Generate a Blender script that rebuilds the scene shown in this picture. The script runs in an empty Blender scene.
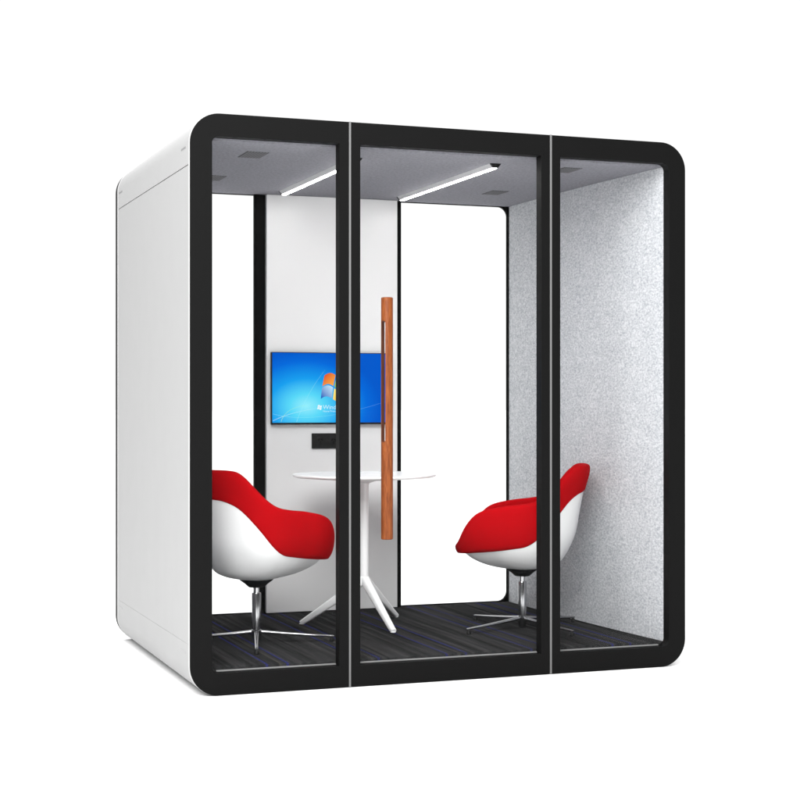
import bpy, bmesh, math, random
from mathutils import Vector, Matrix
random.seed(4)
S = bpy.context.scene
COL = S.collection
PI = math.pi

# ------------------------------------------------------------------ materials
def new_mat(name):
    m = bpy.data.materials.new(name); m.use_nodes = True
    nt = m.node_tree
    return m, nt, nt.nodes['Principled BSDF']

def N(nt, kind, **kw):
    n = nt.nodes.new(kind)
    for k, v in kw.items():
        if k.startswith('i_'):
            n.inputs[k[2:].replace('_', ' ')].default_value = v
        else:
            setattr(n, k, v)
    return n

def simple(name, col, rough=.5, spec=.3, metal=0., bump=0., bscale=400., coat=0.):
    m, nt, b = new_mat(name)
    b.inputs['Base Color'].default_value = (*col, 1)
    b.inputs['Roughness'].default_value = rough
    b.inputs['Specular IOR Level'].default_value = spec
    b.inputs['Metallic'].default_value = metal
    if coat:
        b.inputs['Coat Weight'].default_value = coat
    tc = N(nt, 'ShaderNodeTexCoord')
    nz = N(nt, 'ShaderNodeTexNoise', i_Scale=bscale, i_Detail=4.)
    nt.links.new(tc.outputs['Object'], nz.inputs['Vector'])
    if bump:
        bp = N(nt, 'ShaderNodeBump', i_Strength=bump, i_Distance=.002)
        nt.links.new(nz.outputs['Fac'], bp.inputs['Height'])
        nt.links.new(bp.outputs['Normal'], b.inputs['Normal'])
    # faint wear: a few per cent of variation in tone and gloss
    n2 = N(nt, 'ShaderNodeTexNoise', i_Scale=7., i_Detail=5.)
    nt.links.new(tc.outputs['Object'], n2.inputs['Vector'])
    mr = N(nt, 'ShaderNodeMapRange')
    mr.inputs['To Min'].default_value = max(0, rough - .05); mr.inputs['To Max'].default_value = min(1, rough + .05)
    nt.links.new(n2.outputs['Fac'], mr.inputs['Value'])
    nt.links.new(mr.outputs['Result'], b.inputs['Roughness'])
    return m

def ramp(nt, stops, interp='LINEAR'):
    r = N(nt, 'ShaderNodeValToRGB')
    cr = r.color_ramp; cr.interpolation = interp
    while len(cr.elements) < len(stops): cr.elements.new(.5)
    for e, (p, c) in zip(cr.elements, stops):
        e.position = p; e.color = (*c, 1)
    return r

def srgb(r, g, b):
    f = lambda v: v / 12.92 if v <= .04045 else ((v + .055) / 1.055) ** 2.4
    return tuple(f(v / 255.) for v in (r, g, b))

def felt(name, dark, light, scale, stretch=(1, 1, 1), lo=.3, hi=.7, bump=.4):
    m, nt, b = new_mat(name)
    tc = N(nt, 'ShaderNodeTexCoord')
    mp = N(nt, 'ShaderNodeMapping'); mp.inputs['Scale'].default_value = stretch
    nt.links.new(tc.outputs['Object'], mp.inputs['Vector'])
    n1 = N(nt, 'ShaderNodeTexNoise', i_Scale=scale, i_Detail=6., i_Roughness=.65)
    n2 = N(nt, 'ShaderNodeTexNoise', i_Scale=scale * .12, i_Detail=3.)
    for n in (n1, n2): nt.links.new(mp.outputs['Vector'], n.inputs['Vector'])
    mx = N(nt, 'ShaderNodeMix', data_type='FLOAT'); mx.inputs['Factor'].default_value = .10
    nt.links.new(n1.outputs['Fac'], mx.inputs['A']); nt.links.new(n2.outputs['Fac'], mx.inputs['B'])
    r = ramp(nt, [(lo, dark), (hi, light)])
    nt.links.new(mx.outputs['Result'], r.inputs['Fac'])
    nt.links.new(r.outputs['Color'], b.inputs['Base Color'])
    b.inputs['Roughness'].default_value = .95
    b.inputs['Specular IOR Level'].default_value = .05
    bp = N(nt, 'ShaderNodeBump', i_Strength=bump, i_Distance=.003)
    nt.links.new(n1.outputs['Fac'], bp.inputs['Height'])
    nt.links.new(bp.outputs['Normal'], b.inputs['Normal'])
    return m

M = {}
M['black'] = simple('black_powder_coat', (.005, .005, .005), .5, .05, bump=.05, bscale=900)
M['reveal'] = M['black']
M['panel'] = simple('pale_grey_painted_steel', (.325, .325, .325), .45, .06)
M['roofpaint'] = simple('pale_grey_painted_roof', (.33, .33, .33), .45, .06)
M['endring'] = simple('pale_edge_ring', (.42, .42, .42), .35, .1)
M['seam'] = simple('dark_gasket', (.03, .03, .03), .8, .05)
M['silver'] = simple('brushed_aluminium', (.135, .135, .135), .5, .1)
M['bead'] = simple('aluminium_glazing_bead', (.22, .22, .22), .4, .2)
M['whitewall'] = simple('white_laminate', (.77, .77, .77), .6, .1)
M['whitelac'] = simple('white_lacquer', (.85, .85, .85), .25, .3)
M['shellwhite'] = simple('white_gloss_plastic', (.74, .74, .74), .3, .35)
M['chrome'] = simple('polished_chrome', (.42, .42, .43), .18, .5, metal=1.)
M['darkplastic'] = simple('black_plastic', (.012, .012, .012), .5, .15)
M['housing'] = simple('grey_light_housing', (.50, .50, .51), .5, .1)
M['catch'] = simple('grey_catch', (.22, .22, .22), .6, .05)
M['studio'] = simple('white_studio_floor', (.92, .92, .92), .9, 0.)
M['ceil'] = felt('grey_felt_ceiling', srgb(112, 112, 118), srgb(142, 142, 148), 90, (1, .5, 1), .25, .75, .1)
M['felt'] = felt('light_grey_felt_wall', srgb(141, 144, 150), srgb(205, 206, 208), 140, (1, .5, .9), .31, .67, .25)
# red upholstery
M['red'] = felt('red_wool_fabric', (.24, .0006, .002), (.415, .003, .006), 260, (1, 1, 1), .3, .7, .25)
M['red'].node_tree.nodes['Principled BSDF'].inputs['Sheen Weight'].default_value = 0.

def wood():
    m, nt, b = new_mat('oiled_orange_wood')
    tc = N(nt, 'ShaderNodeTexCoord')
    mp = N(nt, 'ShaderNodeMapping'); mp.inputs['Scale'].default_value = (1, 1, .09)
    nt.links.new(tc.outputs['Object'], mp.inputs['Vector'])
    n1 = N(nt, 'ShaderNodeTexNoise', i_Scale=160., i_Detail=8., i_Roughness=.7)
    n1.inputs['Distortion'].default_value = .6
    nt.links.new(mp.outputs['Vector'], n1.inputs['Vector'])
    r = ramp(nt, [(.3, (.080, .019, .005)), (.5, (.165, .043, .011)), (.7, (.250, .074, .019))])
    nt.links.new(n1.outputs['Fac'], r.inputs['Fac'])
    nt.links.new(r.outputs['Color'], b.inputs['Base Color'])
    b.inputs['Roughness'].default_value = .5
    b.inputs['Specular IOR Level'].default_value = .15
    bp = N(nt, 'ShaderNodeBump', i_Strength=.15, i_Distance=.001)
    nt.links.new(n1.outputs['Fac'], bp.inputs['Height']); nt.links.new(bp.outputs['Normal'], b.inputs['Normal'])
    return m
M['wood'] = wood()

def glass():
    m = bpy.data.materials.new('clear_anti_reflective_glass'); m.use_nodes = True
    nt = m.node_tree
    for n in list(nt.nodes):
        if n.type != 'OUTPUT_MATERIAL': nt.nodes.remove(n)
    out = [n for n in nt.nodes if n.type == 'OUTPUT_MATERIAL'][0]
    t = N(nt, 'ShaderNodeBsdfTransparent'); t.inputs['Color'].default_value = (.992, .995, .994, 1)
    g = N(nt, 'ShaderNodeBsdfGlossy'); g.inputs['Roughness'].default_value = .02
    fr = N(nt, 'ShaderNodeFresnel'); fr.inputs['IOR'].default_value = 1.45
    mu = N(nt, 'ShaderNodeMath', operation='MULTIPLY'); mu.inputs[1].default_value = .03
    nt.links.new(fr.outputs['Fac'], mu.inputs[0])
    mx = N(nt, 'ShaderNodeMixShader')
    nt.links.new(mu.outputs['Value'], mx.inputs['Fac'])
    nt.links.new(t.outputs['BSDF'], mx.inputs[1]); nt.links.new(g.outputs['BSDF'], mx.inputs[2])
    nt.links.new(mx.outputs['Shader'], out.inputs['Surface'])
    return m
M['glass'] = glass()

def emis(name, col, strength):
    m, nt, b = new_mat(name)
    b.inputs['Base Color'].default_value = (.02, .02, .02, 1)
    b.inputs['Specular IOR Level'].default_value = .02
    b.inputs['Emission Color'].default_value = (*col, 1)
    b.inputs['Emission Strength'].default_value = strength
    return m
M['lamp'] = emis('lit_led_diffuser', (1, .98, .96), 38.)

def carpet():
    m, nt, b = new_mat('striped_charcoal_carpet')
    tc = N(nt, 'ShaderNodeTexCoord')
    sx = N(nt, 'ShaderNodeSeparateXYZ'); nt.links.new(tc.outputs['Object'], sx.inputs['Vector'])
    mp = N(nt, 'ShaderNodeMapping'); mp.inputs['Scale'].default_value = (1, .022, 1)
    nt.links.new(tc.outputs['Object'], mp.inputs['Vector'])
    st = N(nt, 'ShaderNodeTexNoise', i_Scale=42., i_Detail=4., i_Roughness=.55)
    nt.links.new(mp.outputs['Vector'], st.inputs['Vector'])
    r = ramp(nt, [(.34, (.0165, .0165, .017)), (.5, (.027, .027, .0275)), (.66, (.041, .041, .0415))])
    nt.links.new(st.outputs['Fac'], r.inputs['Fac'])
    # loop pile speckle
    pl = N(nt, 'ShaderNodeTexNoise', i_Scale=420., i_Detail=2.)
    nt.links.new(tc.outputs['Object'], pl.inputs['Vector'])
    pr = N(nt, 'ShaderNodeMapRange'); pr.inputs['From Min'].default_value = .3; pr.inputs['From Max'].default_value = .7
    pr.inputs['To Min'].default_value = .65; pr.inputs['To Max'].default_value = 1.35
    nt.links.new(pl.outputs['Fac'], pr.inputs['Value'])
    mul = N(nt, 'ShaderNodeVectorMath', operation='SCALE')
    nt.links.new(r.outputs['Color'], mul.inputs[0]); nt.links.new(pr.outputs['Result'], mul.inputs['Scale'])
    # wobble of the coloured yarn
    wb = N(nt, 'ShaderNodeTexNoise', i_Scale=3., i_Detail=1.)
    nt.links.new(tc.outputs['Object'], wb.inputs['Vector'])
    w2 = N(nt, 'ShaderNodeMath', operation='MULTIPLY_ADD'); w2.inputs[1].default_value = .004; w2.inputs[2].default_value = 0
    nt.links.new(wb.outputs['Fac'], w2.inputs[0])
    ax = N(nt, 'ShaderNodeMath', operation='ADD')
    nt.links.new(sx.outputs['X'], ax.inputs[0]); nt.links.new(w2.outputs['Value'], ax.inputs[1])
    col = mul.outputs['Vector']
    def lines(off, width, colour, fac, prev):
        a = N(nt, 'ShaderNodeMath', operation='SUBTRACT'); a.inputs[1].default_value = off
        nt.links.new(ax.outputs['Value'], a.inputs[0])
        p = N(nt, 'ShaderNodeMath', operation='PINGPONG'); p.inputs[1].default_value = .195
        nt.links.new(a.outputs['Value'], p.inputs[0])
        c = N(nt, 'ShaderNodeMapRange'); c.inputs['From Min'].default_value = width * .4; c.inputs['From Max'].default_value = width
        c.inputs['To Min'].default_value = fac; c.inputs['To Max'].default_value = 0
        nt.links.new(p.outputs['Value'], c.inputs['Value'])
        # thinning along the length so the yarn comes and goes
        k = N(nt, 'ShaderNodeMath', operation='MULTIPLY')
        pm = N(nt, 'ShaderNodeMapRange'); pm.inputs['From Min'].default_value = .3; pm.inputs['From Max'].default_value = .6
        pm.inputs['To Min'].default_value = .5; pm.inputs['To Max'].default_value = 1.
        nz = N(nt, 'ShaderNodeTexNoise', i_Scale=5., i_Detail=2.); nt.links.new(tc.outputs['Object'], nz.inputs['Vector'])
        nt.links.new(nz.outputs['Fac'], pm.inputs['Value'])
        nt.links.new(c.outputs['Result'], k.inputs[0]); nt.links.new(pm.outputs['Result'], k.inputs[1])
        mx = N(nt, 'ShaderNodeMix', data_type='RGBA')
        nt.links.new(k.outputs['Value'], mx.inputs['Factor'])
        nt.links.new(prev, mx.inputs['A']); mx.inputs['B'].default_value = (*colour, 1)
        return mx.outputs['Result']
    col = lines(.415,   .0068, (.026, .028, .120), .9, col)
    col = lines(.328,   .0068, (.026, .028, .120), .9, col)
    col = lines(.385, .006, (.062, .060, .046), .5, col)
    nt.links.new(col, b.inputs['Base Color'])
    b.inputs['Roughness'].default_value = 1.; b.inputs['Specular IOR Level'].default_value = 0.
    bp = N(nt, 'ShaderNodeBump', i_Strength=.5, i_Distance=.003)
    nt.links.new(pl.outputs['Fac'], bp.inputs['Height']); nt.links.new(bp.outputs['Normal'], b.inputs['Normal'])
    return m
M['carpet'] = carpet()

def vent_mat():
    m, nt, b = new_mat('perforated_grey_vent')
    tc = N(nt, 'ShaderNodeTexCoord'); sx = N(nt, 'ShaderNodeSeparateXYZ')
    nt.links.new(tc.outputs['Object'], sx.inputs['Vector'])
    o = []
    for ax in ('X', 'Y'):
        s = N(nt, 'ShaderNodeMath', operation='MULTIPLY'); s.inputs[1].default_value = 2 * PI / .0125
        nt.links.new(sx.outputs[ax], s.inputs[0])
        q = N(nt, 'ShaderNodeMath', operation='SINE'); nt.links.new(s.outputs['Value'], q.inputs[0]); o.append(q)
    mu = N(nt, 'ShaderNodeMath', operation='ADD')
    nt.links.new(o[0].outputs['Value'], mu.inputs[0]); nt.links.new(o[1].outputs['Value'], mu.inputs[1])
    r = ramp(nt, [(.35, (.165, .165, .172)), (.5, (.08, .08, .084))])
    mr = N(nt, 'ShaderNodeMapRange'); mr.inputs['From Min'].default_value = -2; mr.inputs['From Max'].default_value = 2
    nt.links.new(mu.outputs['Value'], mr.inputs['Value']); nt.links.new(mr.outputs['Result'], r.inputs['Fac'])
    nt.links.new(r.outputs['Color'], b.inputs['Base Color'])
    b.inputs['Roughness'].default_value = .8; b.inputs['Specular IOR Level'].default_value = .05
    return m
M['vent'] = vent_mat()

def screen_mat(w, h):
    """blue desktop picture: bright cyan glow low on the left, deep blue at the rim"""
    m, nt, b = new_mat('lit_blue_desktop_screen')
    b.inputs['Base Color'].default_value = (.001, .001, .001, 1)
    b.inputs['Specular IOR Level'].default_value = .01; b.inputs['Roughness'].default_value = .4
    tc = N(nt, 'ShaderNodeTexCoord'); mp = N(nt, 'ShaderNodeMapping')
    mp.inputs['Scale'].default_value = (1 / w, 1, 1 / h)           # object origin at the screen's centre
    nt.links.new(tc.outputs['Object'], mp.inputs['Vector'])
    def blob(cx, cz, sx, sz):
        s = N(nt, 'ShaderNodeMapping'); s.inputs['Location'].default_value = (-cx / sx, 0, -cz / sz)
        s.inputs['Scale'].default_value = (1 / sx, 0, 1 / sz)
        nt.links.new(mp.outputs['Vector'], s.inputs['Vector'])
        l = N(nt, 'ShaderNodeVectorMath', operation='LENGTH'); nt.links.new(s.outputs['Vector'], l.inputs[0])
        return l.outputs['Value']
    d1 = blob(-.22, -.26, .62, .78)
    r = ramp(nt, [(0, srgb(150, 240, 255)), (.22, srgb(90, 218, 250)), (.50, srgb(24, 160, 240)), (.82, srgb(3, 106, 220)), (1, srgb(3, 90, 205))])
    nt.links.new(d1, r.inputs['Fac'])
    nt.links.new(r.outputs['Color'], b.inputs['Emission Color'])
    b.inputs['Emission Strength'].default_value = 1.0
    return m

# ------------------------------------------------------------------ mesh helpers
def link(name, bm, mat, parent=None, loc=(0, 0, 0), smooth=False, angle=None):
    me = bpy.data.meshes.new(name)
    bmesh.ops.recalc_face_normals(bm, faces=bm.faces[:])
    bm.to_mesh(me); bm.free()
    if smooth:
        for p in me.polygons: p.use_smooth = True
        if angle:
            try: me.set_sharp_from_angle(angle=math.radians(angle))
            except Exception: pass
    o = bpy.data.objects.new(name, me); COL.objects.link(o)
    o.location = loc
    if mat: me.materials.append(mat)
    if parent: o.parent = parent
    return o

def empty(name, loc=(0, 0, 0), rz=0.):
    o = bpy.data.objects.new(name, None); COL.objects.link(o)
    o.location = loc; o.rotation_euler = (0, 0, rz); o.empty_display_size = .1
    return o

def tag(o, label=None, cat=None, group=None, kind=None):
    if label: o['label'] = label
    if cat: o['category'] = cat
    if group: o['group'] = group
    if kind: o['kind'] = kind
    return o

def box(bm, x0, x1, y0, y1, z0, z1, bev=0., seg=2):
    t = bmesh.new()
    vs = [t.verts.new((x, y, z)) for x in (x0, x1) for y in (y0, y1) for z in (z0, z1)]
    for f in ((0, 1, 3, 2), (4, 6, 7, 5), (0, 4, 5, 1), (2, 3, 7, 6), (0, 2, 6, 4), (1, 5, 7, 3)):
        t.faces.new([vs[i] for i in f])
    bmesh.ops.recalc_face_normals(t, faces=t.faces[:])
    if bev:
        bmesh.ops.bevel(t, geom=t.edges[:], offset=bev, segments=seg, affect='EDGES', profile=.5)
    me = bpy.data.meshes.new('tmp'); t.to_mesh(me); t.free(); bm.from_mesh(me); bpy.data.meshes.remove(me)
    return bm

def boxo(name, mat, parent, x0, x1, y0, y1, z0, z1, bev=0., seg=2):
    bm = bmesh.new(); box(bm, x0, x1, y0, y1, z0, z1, bev, seg)
    return link(name, bm, mat, parent)

def lathe(bm, prof, n=48, c=(0, 0, 0)):
    rows = []
    for r, z in prof:
        rows.append([bm.verts.new((c[0] + r * math.cos(2 * PI * k / n), c[1] + r * math.sin(2 * PI * k / n), c[2] + z)) for k in range(n)])
    for a, b2 in zip(rows, rows[1:]):
        for k in range(n):
            bm.faces.new((a[k], a[(k + 1) % n], b2[(k + 1) % n], b2[k]))
    bm.faces.new(rows[0][::-1]); bm.faces.new(rows[-1])
    return bm

def rrect(x0, x1, z0, z1, rs, n=16):
    """closed outline, corners bottom-left, bottom-right, top-right, top-left with their own radius; same vertex count for every call"""
    pts = []
    for (cx, cz, r, a0) in ((x0, z0, rs[0], 180), (x1, z0, rs[1], 270), (x1, z1, rs[2], 0), (x0, z1, rs[3], 90)):
        r = max(r, .0008)
        ox = cx + r if cx == x0 else cx - r
        oz = cz + r if cz == z0 else cz - r
        for k in range(n + 1):
            a = math.radians(a0 + 90 * k / n)
            pts.append((ox + r * math.cos(a), oz + r * math.sin(a)))
    return pts

def ring_stack(bm, loops):
    """loops: list of (outline, y); skinned in order and closed back to the first"""
    rows = [[bm.verts.new((x, y, z)) for x, z in pts] for pts, y in loops]
    n = len(rows[0])
    for i in range(len(rows)):
        a, b2 = rows[i], rows[(i + 1) % len(rows)]
        for k in range(n):
            bm.faces.new((a[k], a[(k + 1) % n], b2[(k + 1) % n], b2[k]))
    return bm

def frame_mesh(outer, inner, y0, y1, lip=None, bev=.0015):
    """a frame with a hole: outer/inner = (x0,x1,z0,z1,radii); lip = (outline args, y) where the outside steps in"""
    def grow(a, d):
        x0, x1, z0, z1, rs = a
        return rrect(x0 - d, x1 + d, z0 - d, z1 + d, [max(.0008, r + d) if r > .002 else r for r in rs])
    bm = bmesh.new()
    L = [(grow(inner, bev), y0), (grow(outer, -bev), y0), (grow(outer, 0), y0 + bev)]
    if lip:
        (lo, ly) = lip
        L += [(grow(outer, 0), ly), (grow(lo, 0), ly + .0001), (grow(lo, 0), y1)]
    else:
        L += [(grow(outer, 0), y1 - bev), (grow(outer, -bev), y1)]
    L += [(grow(inner, bev), y1), (grow(inner, 0), y1 - bev), (grow(inner, 0), y0 + bev)]
    ring_stack(bm, L)
    return bm

# ------------------------------------------------------------------ the pod
W, H, D, RC = 2.219, 2.300, 1.641, .120
pod = tag(empty('office_pod', (0, 0, 0)), 'large white soundproof meeting pod with black rounded front frame and glass walls', 'office pod')

FY = .006         # the front frame's face plate stands this far in front of the shell
RY = 1.589        # the rear frame begins here
TH = .022
def shell_strip(name, mat, za, zb_, which):
    """roof (which=1) or base (which=-1): a U strip with rounded corners"""
    def path(off):
        r = RC - off; pts = []
        x0, x1, top = off, W - off, H - off
        pts.append((x0, za))
        for k in range(25):
            a = PI - PI / 2 * k / 24
            pts.append((RC + r * math.cos(a), H - RC + r * math.sin(a)))
        for k in range(25):
            a = PI / 2 - PI / 2 * k / 24
            pts.append((W - RC + r * math.cos(a), H - RC + r * math.sin(a)))
        pts.append((x1, za))
        return pts
    loop = path(0) + path(TH)[::-1]
    if which < 0: loop = [(x, H - z) for x, z in loop]
    bm = bmesh.new()
    y0, y1 = .030, RY - .020
    a = [bm.verts.new((x, y0, z)) for x, z in loop]
    b2 = [bm.verts.new((x, y1, z)) for x, z in loop]
    n = len(loop)
    for k in range(n): bm.faces.new((a[k], a[(k + 1) % n], b2[(k + 1) % n], b2[k]))
    m = n // 2
    for k in range(m - 1):
        bm.faces.new((a[k], a[k + 1], a[n - 2 - k], a[n - 1 - k]))
        bm.faces.new((b2[k + 1], b2[k], b2[n - 1 - k], b2[n - 2 - k]))
    return link(name, bm, mat, pod, smooth=True, angle=35)
roof = shell_strip('roof_shell', M['roofpaint'], 2.0985, H, 1)
base = shell_strip('base_shell', M['panel'], H - .2040, 0, -1)
for x0, x1 in ((0, TH), (W - TH, W)):
    boxo('side_panel', M['panel'], pod, x0, x1, .030, RY - .020, .2042, 2.0952, .0012)
boxo('seam_gasket', M['seam'], pod, .004, .018, .04, RY - .028, 2.0953, 2.0984)
boxo('seam_gasket', M['seam'], pod, W - .018, W - .004, .04, RY - .028, 2.0953, 2.0984)
# rings, coloured paler than the side panels, at the two ends of the shell
for (a, b2) in ((FY, .0298), (RY - .0198, RY)):
    bm = frame_mesh((-.001, W + .001, -.0005, H + .001, [RC] * 4), (TH, W - TH, TH, H - TH, [RC - TH] * 4), a, b2, bev=.003)
    link('edge_ring', bm, M['endring'], pod, smooth=True, angle=40)
# small slotted catches on the left and right sides
for xs in ((-.0012, .003), (W - .003, W + .0012)):
    for (y, z) in ((.075, 2.172), (1.46, 2.172), (.075, .166), (1.46, .174)):
        boxo('panel_catch', M['catch'] if z > 1 else M['panel'], pod, xs[0], xs[1], y, y + .085, z - .004, z + .004, .001)

# front: fixed window | door | fixed window, silver joint strips between
G = .0045
XS1, XS2 = .661, 1.564
def front_unit(name, ox0, ox1, ix0, ix1, left_round, right_round):
    ro = [RC if left_round else .001, RC if right_round else .001, RC if right_round else .001, RC if left_round else .001]
    ri = [.026 if left_round else .001, .032 if right_round else .001, .032 if right_round else .001, .026 if left_round else .001]
    lx0 = ox0 + (.024 if left_round else .0); lx1 = ox1 - (.024 if right_round else .0)
    rl = [max(.001, r - .024) if r > .01 else .001 for r in ro]
    bm = frame_mesh((ox0, ox1, 0, H, ro), (ix0, ix1, .0885, 2.2095, ri), 0, .050,
                    lip=((lx0, lx1, .024, H - .024, rl), .0058))
    fr = link(name, bm, M['black'], pod, smooth=True, angle=30)
    pb = bmesh.new()
    out = rrect(ix0 + .0004, ix1 - .0004, .0889, 2.2091, ri)
    f0 = [pb.verts.new((x, .028, z)) for x, z in out]; f1 = [pb.verts.new((x, .034, z)) for x, z in out]
    pb.faces.new(f0); pb.faces.new(f1[::-1])
    link('pane', pb, M['glass'], fr)
    boxo('glazing_bead', M['bead'], fr, ix0 + max(.003, ri[0]), ix1 - max(.003, ri[1]), .0365, .0465, .0888, .0945, .0008)
    return fr
w1 = front_unit('fixed_window', 0, XS1 - G, .089, .616, True, False)
door = front_unit('door', XS1 + G, XS2 - G, .706, 1.519, False, False)
w2 = front_unit('fixed_window', XS2 + G, W, 1.609, 2.137, False, True)
for x in (XS1, XS2):
    boxo('joint_strip', M['silver'], pod, x - G + .0004, x + G - .0004, -.0022, .030, -.0004, H + .0012, .0008)

# wooden pull handle on the door: a round bar with a slot cut through it on the slant
def handle():
    cx, cy, r = .8215, .001, .0245
    z0, z1 = .597, 1.590
    bm = bmesh.new()
    prof = [(.0, 0), (r - .004, 0), (r - .001, .0015), (r, .004), (r, z1 - z0 - .004), (r - .001, z1 - z0 - .0015), (r - .004, z1 - z0), (0.0, z1 - z0)]
    lathe(bm, prof[1:-1], 64)
    bar = link('tmp_bar', bm, M['wood'], None, (cx, cy, z0))
    cb = bmesh.new()
    # slot cutter: stadium in the (u, z) plane, long in the slanted v direction
    hw, s0, s1 = .0100, .995 - z0, 1.494 - z0
    out = []
    for k in range(17):
        a = PI - PI * k / 16; out.append((hw * math.cos(a), s1 - hw + hw * math.sin(a)))
    for k in range(17):
        a = -PI * k / 16; out.append((hw * math.cos(a), s0 + hw + hw * math.sin(a)))
    ang = math.radians(19.6 + 22.0)          # slot axis turned from +y towards +x
    ux, uy = math.cos(ang), -math.sin(ang); vx, vy = math.sin(ang), math.cos(ang)
    off = -.0078
    rows = []
    for v in (-.06, .06):
        rows.append([cb.verts.new(((u + off) * ux + v * vx, (u + off) * uy + v * vy, z)) for u, z in out])
    n = len(out)
    for k in range(n): cb.faces.new((rows[0][k], rows[0][(k + 1) % n], rows[1][(k + 1) % n], rows[1][k]))
    cb.faces.new(rows[0][::-1]); cb.faces.new(rows[1])
    cut = link('tmp_cut', cb, None, None, (cx, cy, z0))
    md = bar.modifiers.new('slot', 'BOOLEAN'); md.operation = 'DIFFERENCE'; md.object = cut; md.solver = 'EXACT'
    dg = bpy.context.evaluated_depsgraph_get(); dg.update()
    me = bpy.data.meshes.new_from_object(bar.evaluated_get(dg))
    bpy.data.objects.remove(bar); bpy.data.objects.remove(cut)
    for p in me.polygons: p.use_smooth = True
    me.set_sharp_from_angle(angle=math.radians(32))
    me.name = 'handle'
    o = bpy.data.objects.new('handle', me); COL.objects.link(o); o.location = (cx, cy, z0); o.parent = door
    if not me.materials: me.materials.append(M['wood'])
    for z in (z0 + .11, z1 - .05):
        t = bmesh.new(); lathe(t, [(.007, 0), (.007, .008)], 20)
        bmesh.ops.rotate(t, cent=(0, 0, 0), matrix=Matrix.Rotation(-PI / 2, 3, 'X'), verts=t.verts[:])
        link('standoff', t, M['chrome'], door, (cx + .003, .0195, z), smooth=True, angle=40)
handle()

# rear: black frame, two panes, posts and the white centre panel
ZF, ZC = .105, 2.200
RX0, RX1 = .100, 2.065
bm = frame_mesh((0, W, 0, H, [RC] * 4), (RX0 - .03, RX1 + .035, .095, 2.225, [.06] * 4), RY + .0002, D)
rear = link('rear_frame', bm, M['black'], pod, smooth=True, angle=30)
bm = frame_mesh((.06, W - .06, .06, H - .06, [.05] * 4), (RX0, RX1, .110, 2.1965, [.052] * 4), 1.572, RY - .0002)
link('rear_liner', bm, M['black'], pod, smooth=True, angle=30)
bm = bmesh.new(); box(bm, .676, .733, 1.551, 1.5715, ZF + .0005, ZC - .0005, .0012)
link('post', bm, M['black'], pod)
bm = bmesh.new(); box(bm, 1.4295, 1.4575, 1.551, 1.5715, ZF + .0005, ZC - .0005, .0012)
link('post', bm, M['black'], pod)
boxo('back_panel', M['whitewall'], pod, .7335, 1.4290, 1.529, 1.5712, ZF + .004, ZC - .001, .002)
for x0, x1 in ((RX0 + .0005, .70), (1.44, RX1 - .0005)):
    ri = [.0515, .001, .001, .0515] if x0 < 1 else [.001, .0515, .0515, .001]
    pb = bmesh.new(); out = rrect(x0, x1, .1104, 2.1961, ri)
    f0 = [pb.verts.new((x, 1.576, z)) for x, z in out]; f1 = [pb.verts.new((x, 1.582, z)) for x, z in out]
    pb.faces.new(f0); pb.faces.new(f1[::-1])
    link('pane', pb, M['glass'], rear)

# lining
def felt_wall(pts):
    bm = bmesh.new()
    lo = [bm.verts.new((x, y, .085)) for x, y in pts]; hi = [bm.verts.new((x, y, ZC - .0005)) for x, y in pts]
    n = len(pts)
    for k in range(n): bm.faces.new((lo[k], lo[(k + 1) % n], hi[(k + 1) % n], hi[k]))
    bm.faces.new(lo); bm.faces.new(hi)
    link('felt_wall', bm, M['felt'], pod, smooth=True, angle=40)
fl = [(2.075 + .060 * (1 - k / 12) ** 2.2, .0505 + 1.521 * k / 12) for k in range(13)]
felt_wall([(W - TH - .001, .0505)] + fl + [(W - TH - .001, 1.5715)])
felt_wall([(TH + .001, .0505), (.084, .0505), (.084, 1.5715), (TH + .001, 1.5715)])
boxo('ceiling_panel', M['ceil'], pod, .055, W - .055, .0505, 1.5715, ZC, 2.235)
boxo('carpet', M['carpet'], pod, .0845, 2.155, .0505, 1.5715, .03, ZF)
for (x0, y0, wx, wy) in ((.300, .262, .094, .156), (.300, .985, .094, .156), (1.735, 1.010, .088, .135), (1.730, .205, .088, .140)):
    boxo('air_vent', M['vent'], pod, x0, x0 + wx, y0, y0 + wy, ZC - .0025, ZC - .0003, .0006)

# ------------------------------------------------------------------ linear ceiling lights
def ceiling_light(x, y, hl, label):
    t = tag(empty('ceiling_light', (x, y, ZC)), label, 'ceiling light', 'slim lit ceiling lights in the pod')
    y0, y1 = -hl, hl
    hb, ht, dz = .0110, .025, -.0175
    def prism(name, ya, yb, mat, gap):
        bm = bmesh.new()
        pr = [(-ht, -.0004), (ht, -.0004), (hb, dz), (-hb, dz)]
        a = [bm.verts.new((px, ya, pz)) for px, pz in pr]; b2 = [bm.verts.new((px, yb, pz)) for px, pz in pr]
        for k in range(4): bm.faces.new((a[k], a[(k + 1) % 4], b2[(k + 1) % 4], b2[k]))
        bm.faces.new(a[::-1]); bm.faces.new(b2)
        return link(name, bm, mat, t)
    prism('housing', y0 + .013, y1 - .013, M['housing'], 0)
    prism('end_cap', y0, y0 + .0128, M['darkplastic'], 0); prism('end_cap', y1 - .0128, y1, M['darkplastic'], 0)
    bm = bmesh.new(); box(bm, -hb + .001, hb - .001, y0 + .014, y1 - .014, dz - .0028, dz - .0003, .0008)
    link('diffuser', bm, M['lamp'], t)
    return t
ceiling_light(.783, .835, .565, 'slim lit ceiling light on the left, half hidden behind the silver-striped post nearest it')
ceiling_light(1.401, .805, .595, 'slim lit ceiling light above the door glass showing its whole length and black end cap')

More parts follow.
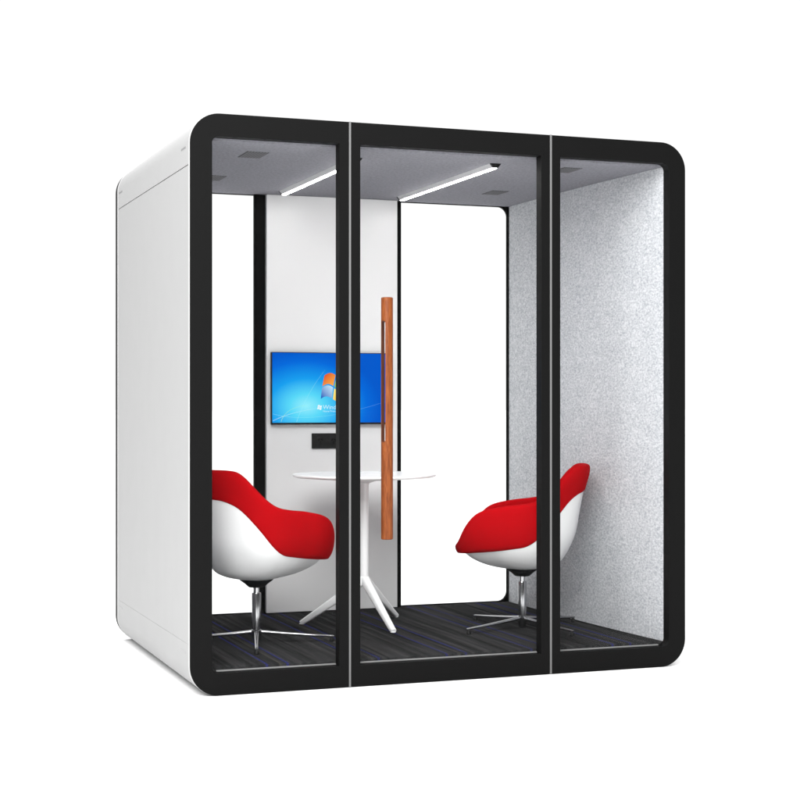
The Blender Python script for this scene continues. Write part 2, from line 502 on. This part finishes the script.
# ------------------------------------------------------------------ television
TX, TZ, TW, THH = 1.0675, 1.231, .636, .362
tv = tag(empty('television', (TX, 1.5285, TZ)), 'flat television on the white back panel showing a blue desktop with a coloured flag', 'television')
bm = bmesh.new(); box(bm, -TW / 2, TW / 2, -.036, -.012, -THH / 2, THH / 2, .002); link('casing', bm, M['darkplastic'], tv)
bm = bmesh.new(); box(bm, -.2, .2, -.0118, -.0005, -.12, .12, .003); link('wall_mount', bm, M['darkplastic'], tv)
SW, SH = TW - .006, THH - .013
bm = bmesh.new(); box(bm, -SW / 2, SW / 2, -.0375, -.0362, -SH / 2, SH / 2)
screen = link('screen', bm, screen_mat(SW, SH), tv, (0, 0, .0030))
YS = -.0378
def grad_emis(name, c0, c1, axis=(1, 0, -1), strength=1.):
    m, nt, b = new_mat(name)
    b.inputs['Base Color'].default_value = (.01, .01, .01, 1); b.inputs['Specular IOR Level'].default_value = .02
    tc = N(nt, 'ShaderNodeTexCoord')
    dp = N(nt, 'ShaderNodeVectorMath', operation='DOT_PRODUCT'); dp.inputs[1].default_value = axis
    nt.links.new(tc.outputs['Generated'], dp.inputs[0])
    mr = N(nt, 'ShaderNodeMapRange'); lo = sum(min(0, a) for a in axis); hi = sum(max(0, a) for a in axis)
    mr.inputs['From Min'].default_value = lo; mr.inputs['From Max'].default_value = hi
    nt.links.new(dp.outputs['Value'], mr.inputs['Value'])
    r = ramp(nt, [(.1, c0), (.9, c1)]); nt.links.new(mr.outputs['Result'], r.inputs['Fac'])
    nt.links.new(r.outputs['Color'], b.inputs['Emission Color']); b.inputs['Emission Strength'].default_value = strength
    return m
def flag_quad(name, u0, u1, v0, v1, mat, parent, cx, cz, w, h, y=YS):
    """one wavy pane of the four-pane flag"""
    bm = bmesh.new(); n = 14; g = []
    for i in range(n + 1):
        u = u0 + (u1 - u0) * i / n
        col = []
        for j in range(n + 1):
            v = v0 + (v1 - v0) * j / n
            wave = .105 * math.sin(2 * PI * u) if True else 0
            x = cx + w * (u - .5 + .16 * (v - .5) - .02 * math.sin(PI * v))
            z = cz + h * (v - .5 + wave)
            col.append(bm.verts.new((x, y, z)))
        g.append(col)
    for i in range(n):
        for j in range(n): bm.faces.new((g[i][j], g[i + 1][j], g[i + 1][j + 1], g[i][j + 1]))
    ext = bmesh.ops.extrude_face_region(bm, geom=bm.faces[:])
    for e in ext['geom']:
        if isinstance(e, bmesh.types.BMVert): e.co.y += .0003
    return link(name, bm, mat, parent)
FCX, FCZ, FW, FH = .008, .004, .122, .118
RED = grad_emis('flag_red', srgb(226, 60, 24), srgb(252, 176, 70)); GRN = grad_emis('flag_green', srgb(190, 225, 90), srgb(80, 160, 50))
BLU = grad_emis('flag_blue', srgb(34, 96, 190), srgb(190, 225, 248), (1, 0, 1)); YEL = grad_emis('flag_yellow', srgb(255, 236, 130), srgb(246, 180, 30))
flag_quad('flag_quarter', 0, .475, .53, 1, RED, screen, FCX, FCZ, FW, FH)
flag_quad('flag_quarter', .525, 1, .53, 1, GRN, screen, FCX, FCZ, FW, FH)
flag_quad('flag_quarter', 0, .475, 0, .47, BLU, screen, FCX, FCZ, FW, FH)
flag_quad('flag_quarter', .525, 1, 0, .47, YEL, screen, FCX, FCZ, FW, FH)
WHT = emis('screen_white', srgb(240, 250, 255), 1.)
PALE = emis('screen_pale_blue', srgb(200, 236, 252), 1.)
sm = .021
for (u0, u1, v0, v1) in ((0, .46, .54, 1), (.54, 1, .54, 1), (0, .46, 0, .46), (.54, 1, 0, .46)):
    flag_quad('emblem_quarter', u0, u1, v0, v1, WHT, screen, -.069, -.098, sm, sm)
def lettering(txt, size, x, z, mat, parent):
    cu = bpy.data.curves.new('lettering', 'FONT'); cu.body = txt; cu.size = size; cu.extrude = .00015
    o = bpy.data.objects.new('tmp_text', cu); COL.objects.link(o)
    dg = bpy.context.evaluated_depsgraph_get(); dg.update()
    me = bpy.data.meshes.new_from_object(o.evaluated_get(dg)); bpy.data.objects.remove(o)
    me.transform(Matrix.Rotation(PI / 2, 4, 'X')); me.name = 'lettering'
    t = bpy.data.objects.new('lettering', me); COL.objects.link(t); t.location = (x, YS, z); t.parent = parent
    me.materials.clear(); me.materials.append(mat)
lettering('Windows', .031, -.052, -.107, PALE, screen)
lettering('Home Premium', .0135, -.052, -.1215, PALE, screen)
# thin streaks of light across the desktop picture
def streak(pts, w, mat):
    bm = bmesh.new(); P = []
    n = 40
    (x0, z0), (x1, z1), (x2, z2) = pts
    for i in range(n + 1):
        t = i / n
        x = (1 - t) ** 2 * x0 + 2 * t * (1 - t) * x1 + t * t * x2; z = (1 - t) ** 2 * z0 + 2 * t * (1 - t) * z1 + t * t * z2
        dx = 2 * (1 - t) * (x1 - x0) + 2 * t * (x2 - x1); dz = 2 * (1 - t) * (z1 - z0) + 2 * t * (z2 - z1)
        l = math.hypot(dx, dz); k = .6 * w * (1 - t) ** .7 + .0001
        P.append((bm.verts.new((x - dz / l * k, YS, z + dx / l * k)), bm.verts.new((x + dz / l * k, YS, z - dx / l * k))))
    for (a, b2), (c, d) in zip(P, P[1:]): bm.faces.new((a, b2, d, c))
    ext = bmesh.ops.extrude_face_region(bm, geom=bm.faces[:])
    for e in ext['geom']:
        if isinstance(e, bmesh.types.BMVert): e.co.y += .0002
    link('light_streak', bm, mat, screen)
PG = emis('screen_pale_green', srgb(190, 250, 190), 1.)
CY = emis('screen_cyan', srgb(150, 236, 255), 1.)
streak([(-.312, -.165), (-.2, -.11), (.0, -.095)], .0012, PALE)
streak([(-.27, -.170), (-.25, -.10), (-.14, -.088)], .0010, PG)
streak([(-.19, -.172), (-.14, -.03), (-.04, .09)], .0012, CY)
streak([(-.312, -.13), (-.1, -.19), (.312, -.06)], .0008, CY)

# ------------------------------------------------------------------ power outlet under the television
po = tag(empty('power_outlet', (1.067, 1.5285, .967)), 'black power outlet strip on the white panel under the television', 'power outlet')
bm = bmesh.new(); box(bm, -.100, .100, -.013, -.0003, -.038, .038, .0025); link('cover_plate', bm, M['darkplastic'], po)
M['hole'] = simple('outlet_hole', (.002, .002, .002), .8, 0)
for x in (-.058, .012):
    bm = bmesh.new(); lathe(bm, [(.024, 0), (.024, .0016), (.0225, .002)], 32)
    bmesh.ops.rotate(bm, cent=(0, 0, 0), matrix=Matrix.Rotation(PI / 2, 3, 'X'), verts=bm.verts[:])
    so = link('socket', bm, M['darkplastic'], po, (x, -.0131, 0), smooth=True, angle=30)
    for (dx, dz, a) in ((-.0075, .006, 40), (.0075, .006, -40), (0, -.009, 0)):
        bm = bmesh.new(); box(bm, -.0019, .0019, -.0028, -.0008, -.0065, .0065)
        bmesh.ops.rotate(bm, cent=(0, 0, 0), matrix=Matrix.Rotation(math.radians(a), 3, 'Y'), verts=bm.verts[:])
        link('slot', bm, M['hole'], so, (dx, 0, dz))
bm = bmesh.new(); box(bm, .056, .074, -.0146, -.0132, -.006, .006, .0005); link('port', bm, M['hole'], po)

# ------------------------------------------------------------------ round table
tb = tag(empty('round_table', (1.070, 1.007, ZF)), 'round white table on a slim column with three splayed legs', 'table')
bm = bmesh.new()
lathe(bm, [(.05, .6905), (.200, .6915), (.322, .700), (.3385, .7055), (.3410, .7095), (.3400, .7140), (.3370, .7160)], 128)
link('tabletop', bm, M['whitelac'], tb, smooth=True, angle=25)
bm = bmesh.new(); lathe(bm, [(.020, .190), (.020, .660), (.024, .672), (.060, .684), (.070, .690)], 40)
link('column', bm, M['whitelac'], tb, smooth=True, angle=40)
for a in (157.1, -82.9, 40.1):
    bm = bmesh.new()
    secs = [(.000, .215, .021, .021), (.030, .194, .0185, .020), (.15, .109, .0160, .0175), (.285, .0165, .0130, .0125), (.306, .0085, .0125, .0065)]
    rows = []
    for (r, z, hw, hh) in secs:
        row = []
        for k in range(16):
            t = 2 * PI * (k + .5) / 16
            cx_, sx_ = math.cos(t), math.sin(t)
            e = .55
            px = hw * math.copysign(abs(cx_) ** e, cx_); pz = hh * math.copysign(abs(sx_) ** e, sx_)
            row.append(bm.verts.new((r + pz * .45, px, z + pz)))
        rows.append(row)
    for p, q in zip(rows, rows[1:]):
        for k in range(16): bm.faces.new((p[k], p[(k + 1) % 16], q[(k + 1) % 16], q[k]))
    bm.faces.new(rows[0][::-1]); bm.faces.new(rows[-1])
    bmesh.ops.rotate(bm, cent=(0, 0, 0), matrix=Matrix.Rotation(math.radians(a), 3, 'Z'), verts=bm.verts[:])
    lg = link('leg', bm, M['whitelac'], tb, smooth=True, angle=50)
    bm = bmesh.new(); lathe(bm, [(.012, .0003), (.013, .001), (.013, .004)], 20, (.298 * math.cos(math.radians(a)), .298 * math.sin(math.radians(a)), 0))
    link('foot_pad', bm, M['whitelac'], lg)

# ------------------------------------------------------------------ tub chairs
def interp(tab, x):
    """smooth (Catmull-Rom on the table) interpolation"""
    x = abs(x)
    for i in range(len(tab) - 1):
        if tab[i][0] <= x <= tab[i + 1][0]:
            x0, y0 = tab[i]; x1, y1 = tab[i + 1]; t = (x - x0) / (x1 - x0)
            ym = tab[i - 1] if i > 0 else (2 * x0 - x1, y1); yp = tab[i + 2] if i + 2 < len(tab) else (2 * x1 - x0, y0)
            m0 = (y1 - ym[1]) / (x1 - ym[0]) * (x1 - x0); m1 = (yp[1] - y0) / (yp[0] - x0) * (x1 - x0)
            return (2*t**3-3*t**2+1)*y0 + (t**3-2*t**2+t)*m0 + (-2*t**3+3*t**2)*y1 + (t**3-t**2)*m1
    return tab[-1][1]
RIM = [(0, .386), (20, .388), (34, .414), (45, .482), (56, .540), (75, .568), (95, .580), (108, .594), (118, .625), (128, .676), (135, .716), (142, .744), (151, .752), (166, .753), (180, .753)]
BND = [(0, .356), (30, .360), (60, .373), (85, .388), (100, .402), (112, .442), (126, .522), (141, .600), (154, .632), (168, .641), (180, .643)]
ZB = .276
def plan(ph):
    c, s = math.cos(ph), math.sin(ph)
    ax = .276 if c > 0 else .309
    ay = .280
    e = 3.0 if c > 0 else 2.5
    return 1 / ((abs(c) / ax) ** e + (abs(s) / ay) ** e) ** (1 / e)
BACKP = [(0, 0), (.006, .2), (.025, .39), (.082, .58), (.319, .785), (.55, .86), (.78, .925), (1, 1)]
def deg180(ph):
    d = math.degrees(ph) % 360
    return d if d <= 180 else 360 - d
def qexp(d): return .85 + .37 * min(1, max(0, (d - 20) / 70))
def prof(ph, a):
    d = deg180(ph); zr = interp(RIM, d); R = plan(ph); q = qexp(d)
    f = (1 - math.cos(a)) ** q
    k = min(1, max(0, (d - 85) / 75)); k = k * k * (3 - 2 * k)
    g = math.sin(a) ** .92
    if k > 0: g = (1 - k) * g + k * interp(BACKP, f)
    return R * g, ZB + (zr - ZB) * f
def outer(ph, a, off=0.):
    r, z = prof(ph, a)
    if off:
        r1, z1 = prof(ph, max(1e-3, a - .03)); r2, z2 = prof(ph, min(PI / 2, a + .03))
        tr, tz = r2 - r1, z2 - z1; l = math.hypot(tr, tz) or 1
        r += off * tz / l; z -= off * tr / l
    return r, z
def a_at(ph, z):
    d = deg180(ph); zr = interp(RIM, d)
    f = max(0, min(1, (z - ZB) / (zr - ZB))) ** (1 / qexp(d))
    return math.acos(1 - f)
NP = 120
def tub(profile):
    bm = bmesh.new(); rows = []
    for i in range(NP):
        ph = 2 * PI * i / NP
        rows.append([bm.verts.new((r * math.cos(ph), r * math.sin(ph), z)) for r, z in profile(ph)])
    n = len(rows[0])
    for i in range(NP):
        a, b2 = rows[i], rows[(i + 1) % NP]
        for k in range(n - 1): bm.faces.new((a[k], b2[k], b2[k + 1], a[k + 1]))
    bmesh.ops.remove_doubles(bm, verts=bm.verts[:], dist=1e-5)
    return bm
def shell_profile(ph):
    d = math.degrees(ph); d = d if d <= 180 else 360 - d
    ab = min(a_at(ph, interp(BND, d)) + .03, 1.5)
    pts = []
    K = 22
    for k in range(K + 1): pts.append(outer(ph, ab * (k / K) if k else 1e-4))
    for k in range(K, -1, -1): pts.append(outer(ph, ab * (k / K) if k else 1e-4, -.010))
    pts[0] = (0, ZB); pts[-1] = (0, ZB + .010)
    return pts
SEATZ = .333
def uph_profile(ph):
    d = math.degrees(ph); d = d if d <= 180 else 360 - d
    zr = interp(RIM, d); R = plan(ph)
    ab = a_at(ph, interp(BND, d))
    pts = [outer(ph, ab, -.004)]
    K = 16
    for k in range(K + 1):
        t = k / K
        a = ab + (PI / 2 - ab) * t
        w = min(1, max(0, (78 - d) / 32)); w = w * w * (3 - 2 * w)
        e = min(1, t * 9 + .25)
        r_, z_ = outer(ph, a, .0068 * e)
        pts.append((r_ + .026 * w * e, z_))
    r0 = pts[-1][0]; th = .040; ri = r0 - th
    for k in range(1, 10):
        a = PI * k / 10
        pts.append((r0 - th / 2 + th / 2 * math.cos(a), zr + .016 * math.sin(a)))
    Ri = ri
    for k in range(21):
        a = PI / 2 * (1 - k / 20)
        s = math.sin(a)
        pts.append((Ri * s ** .8, SEATZ + (zr - SEATZ) * (1 - math.cos(a)) ** 1.5 + .012 * (1 - s) * 0))
    pts[-1] = (0, SEATZ)
    return pts
def make_chair(loc, face, base_rot, label):
    t = tag(empty('tub_chair', loc, math.radians(face)), label, 'chair', 'red and white tub chairs at the table')
    sh = link('shell', tub(shell_profile), M['shellwhite'], t, smooth=True, angle=60)
    up = link('upholstery', tub(uph_profile), M['red'], t, smooth=True, angle=80)
    for o in (sh, up):
        md = o.modifiers.new('smooth', 'SUBSURF'); md.levels = 1; md.render_levels = 1
    bm = bmesh.new(); lathe(bm, [(.022, .243), (.034, .244), (.052, .260), (.074, .276), (.076, .2805), (.060, .287)], 40)
    link('seat_mount', bm, M['darkplastic'], t, smooth=True, angle=40)
    bm = bmesh.new(); lathe(bm, [(.013, .0325), (.0165, .034), (.0195, .10), (.0205, .215), (.019, .219), (.0125, .220), (.0125, .244)], 40)
    col_ = link('column', bm, M['chrome'], t, smooth=True, angle=30)
    bm = bmesh.new(); lathe(bm, [(.012, .002), (.014, .004), (.020, .028), (.024, .036), (.024, .054), (.020, .058)], 32)
    link('hub', bm, M['darkplastic'] if False else M['chrome'], t, smooth=True, angle=40)
    for k in range(4):
        a = math.radians(base_rot + 90 * k - face)
        bm = bmesh.new(); rows = []
        for (r, z, hw, hh) in ((.018, .047, .010, .0085), (.12, .038, .009, .007), (.25, .0285, .0075, .0055), (.335, .0235, .0065, .0045), (.341, .023, .005, .003)):
            row = []
            for j in range(12):
                tt = 2 * PI * (j + .5) / 12; c, s = math.cos(tt), math.sin(tt)
                row.append(bm.verts.new((r, hw * math.copysign(abs(c) ** .6, c), z + hh * math.copysign(abs(s) ** .6, s))))
            rows.append(row)
        for p, q in zip(rows, rows[1:]):
            for j in range(12): bm.faces.new((p[j], p[(j + 1) % 12], q[(j + 1) % 12], q[j]))
        bm.faces.new(rows[0][::-1]); bm.faces.new(rows[-1])
        bmesh.ops.rotate(bm, cent=(0, 0, 0), matrix=Matrix.Rotation(a, 3, 'Z'), verts=bm.verts[:])
        lg = link('leg', bm, M['chrome'], t, smooth=True, angle=50)
        bm = bmesh.new(); lathe(bm, [(.0095, .0005), (.011, .002), (.0105, .012), (.006, .019)], 20, (.331 * math.cos(a), .331 * math.sin(a), 0))
        link('glide', bm, M['darkplastic'], lg, smooth=True, angle=40)
    return t
make_chair((.439, .632, ZF), 22, -15, 'red and white tub chair seen from behind with its back towards the pale side wall')
make_chair((1.724, .640, ZF), 151, 18, 'red and white tub chair in side view in front of the grey felt wall')

# ------------------------------------------------------------------ studio floor, camera, light
bm = bmesh.new()
vs = [bm.verts.new((x, y, -.0008)) for x, y in ((-300, -300), (300, -300), (300, 300), (-300, 300))]
bm.faces.new(vs)
tag(link('floor', bm, M['studio']), 'plain white studio floor under the pod', 'floor', kind='structure')

cam = bpy.data.cameras.new('Camera'); co = bpy.data.objects.new('Camera', cam); COL.objects.link(co)
co.location = (-1.380, -6.110, 1.150)
co.rotation_euler = (PI / 2, 0, -math.atan(585 / 1583.))
cam.sensor_width = 36; cam.lens = 1583 / 800 * 36; cam.shift_y = 4.6 / 800
cam.clip_start = .05; cam.clip_end = 2000
S.camera = co

# studio light: a white cyclorama ahead and at the sides, a large bright bank overhead, a dimmer room behind the camera
w = bpy.data.worlds.new('World'); S.world = w; w.use_nodes = True
nt = w.node_tree; bg = nt.nodes['Background']
tc = N(nt, 'ShaderNodeTexCoord'); sx = N(nt, 'ShaderNodeSeparateXYZ'); nt.links.new(tc.outputs['Generated'], sx.inputs['Vector'])
def mrange(sock, a, b2, c, d):
    m = N(nt, 'ShaderNodeMapRange', interpolation_type='SMOOTHSTEP')
    for k, v in zip(('From Min', 'From Max', 'To Min', 'To Max'), (a, b2, c, d)): m.inputs[k].default_value = v
    nt.links.new(sock, m.inputs['Value']); return m.outputs['Result']
side = mrange(sx.outputs['Y'], -.65, .35, .12, 1.06)
top = mrange(sx.outputs['Z'], .25, .95, 0, 1.35)
ad = N(nt, 'ShaderNodeMath', operation='ADD'); nt.links.new(side, ad.inputs[0]); nt.links.new(top, ad.inputs[1])
bg.inputs['Color'].default_value = (1, 1, 1, 1)
nt.links.new(ad.outputs['Value'], bg.inputs['Strength'])

def area(name, loc, target, size, power):
    l = bpy.data.lights.new(name, 'AREA'); l.shape = 'SQUARE'; l.size = size; l.energy = power
    o = bpy.data.objects.new(name, l); COL.objects.link(o); o.location = loc
    o.rotation_euler = (Vector(target) - Vector(loc)).to_track_quat('-Z', 'Y').to_euler()
    return o
area('key_softbox', (-1.4, -4.2, 4.6), (1.5, .8, .6), 4.2, 740)
area('roof_softbox', (.75, .8, 4.3), (.75, .8, 2.3), 1.6, 75)

S.view_settings.view_transform = 'Standard'; S.view_settings.look = 'None'
S.view_settings.exposure = 0; S.view_settings.gamma = 1
c = S.cycles
c.max_bounces = 14; c.diffuse_bounces = 8; c.glossy_bounces = 6; c.transparent_max_bounces = 24
c.caustics_reflective = False; c.caustics_refractive = False
c.use_denoising = True
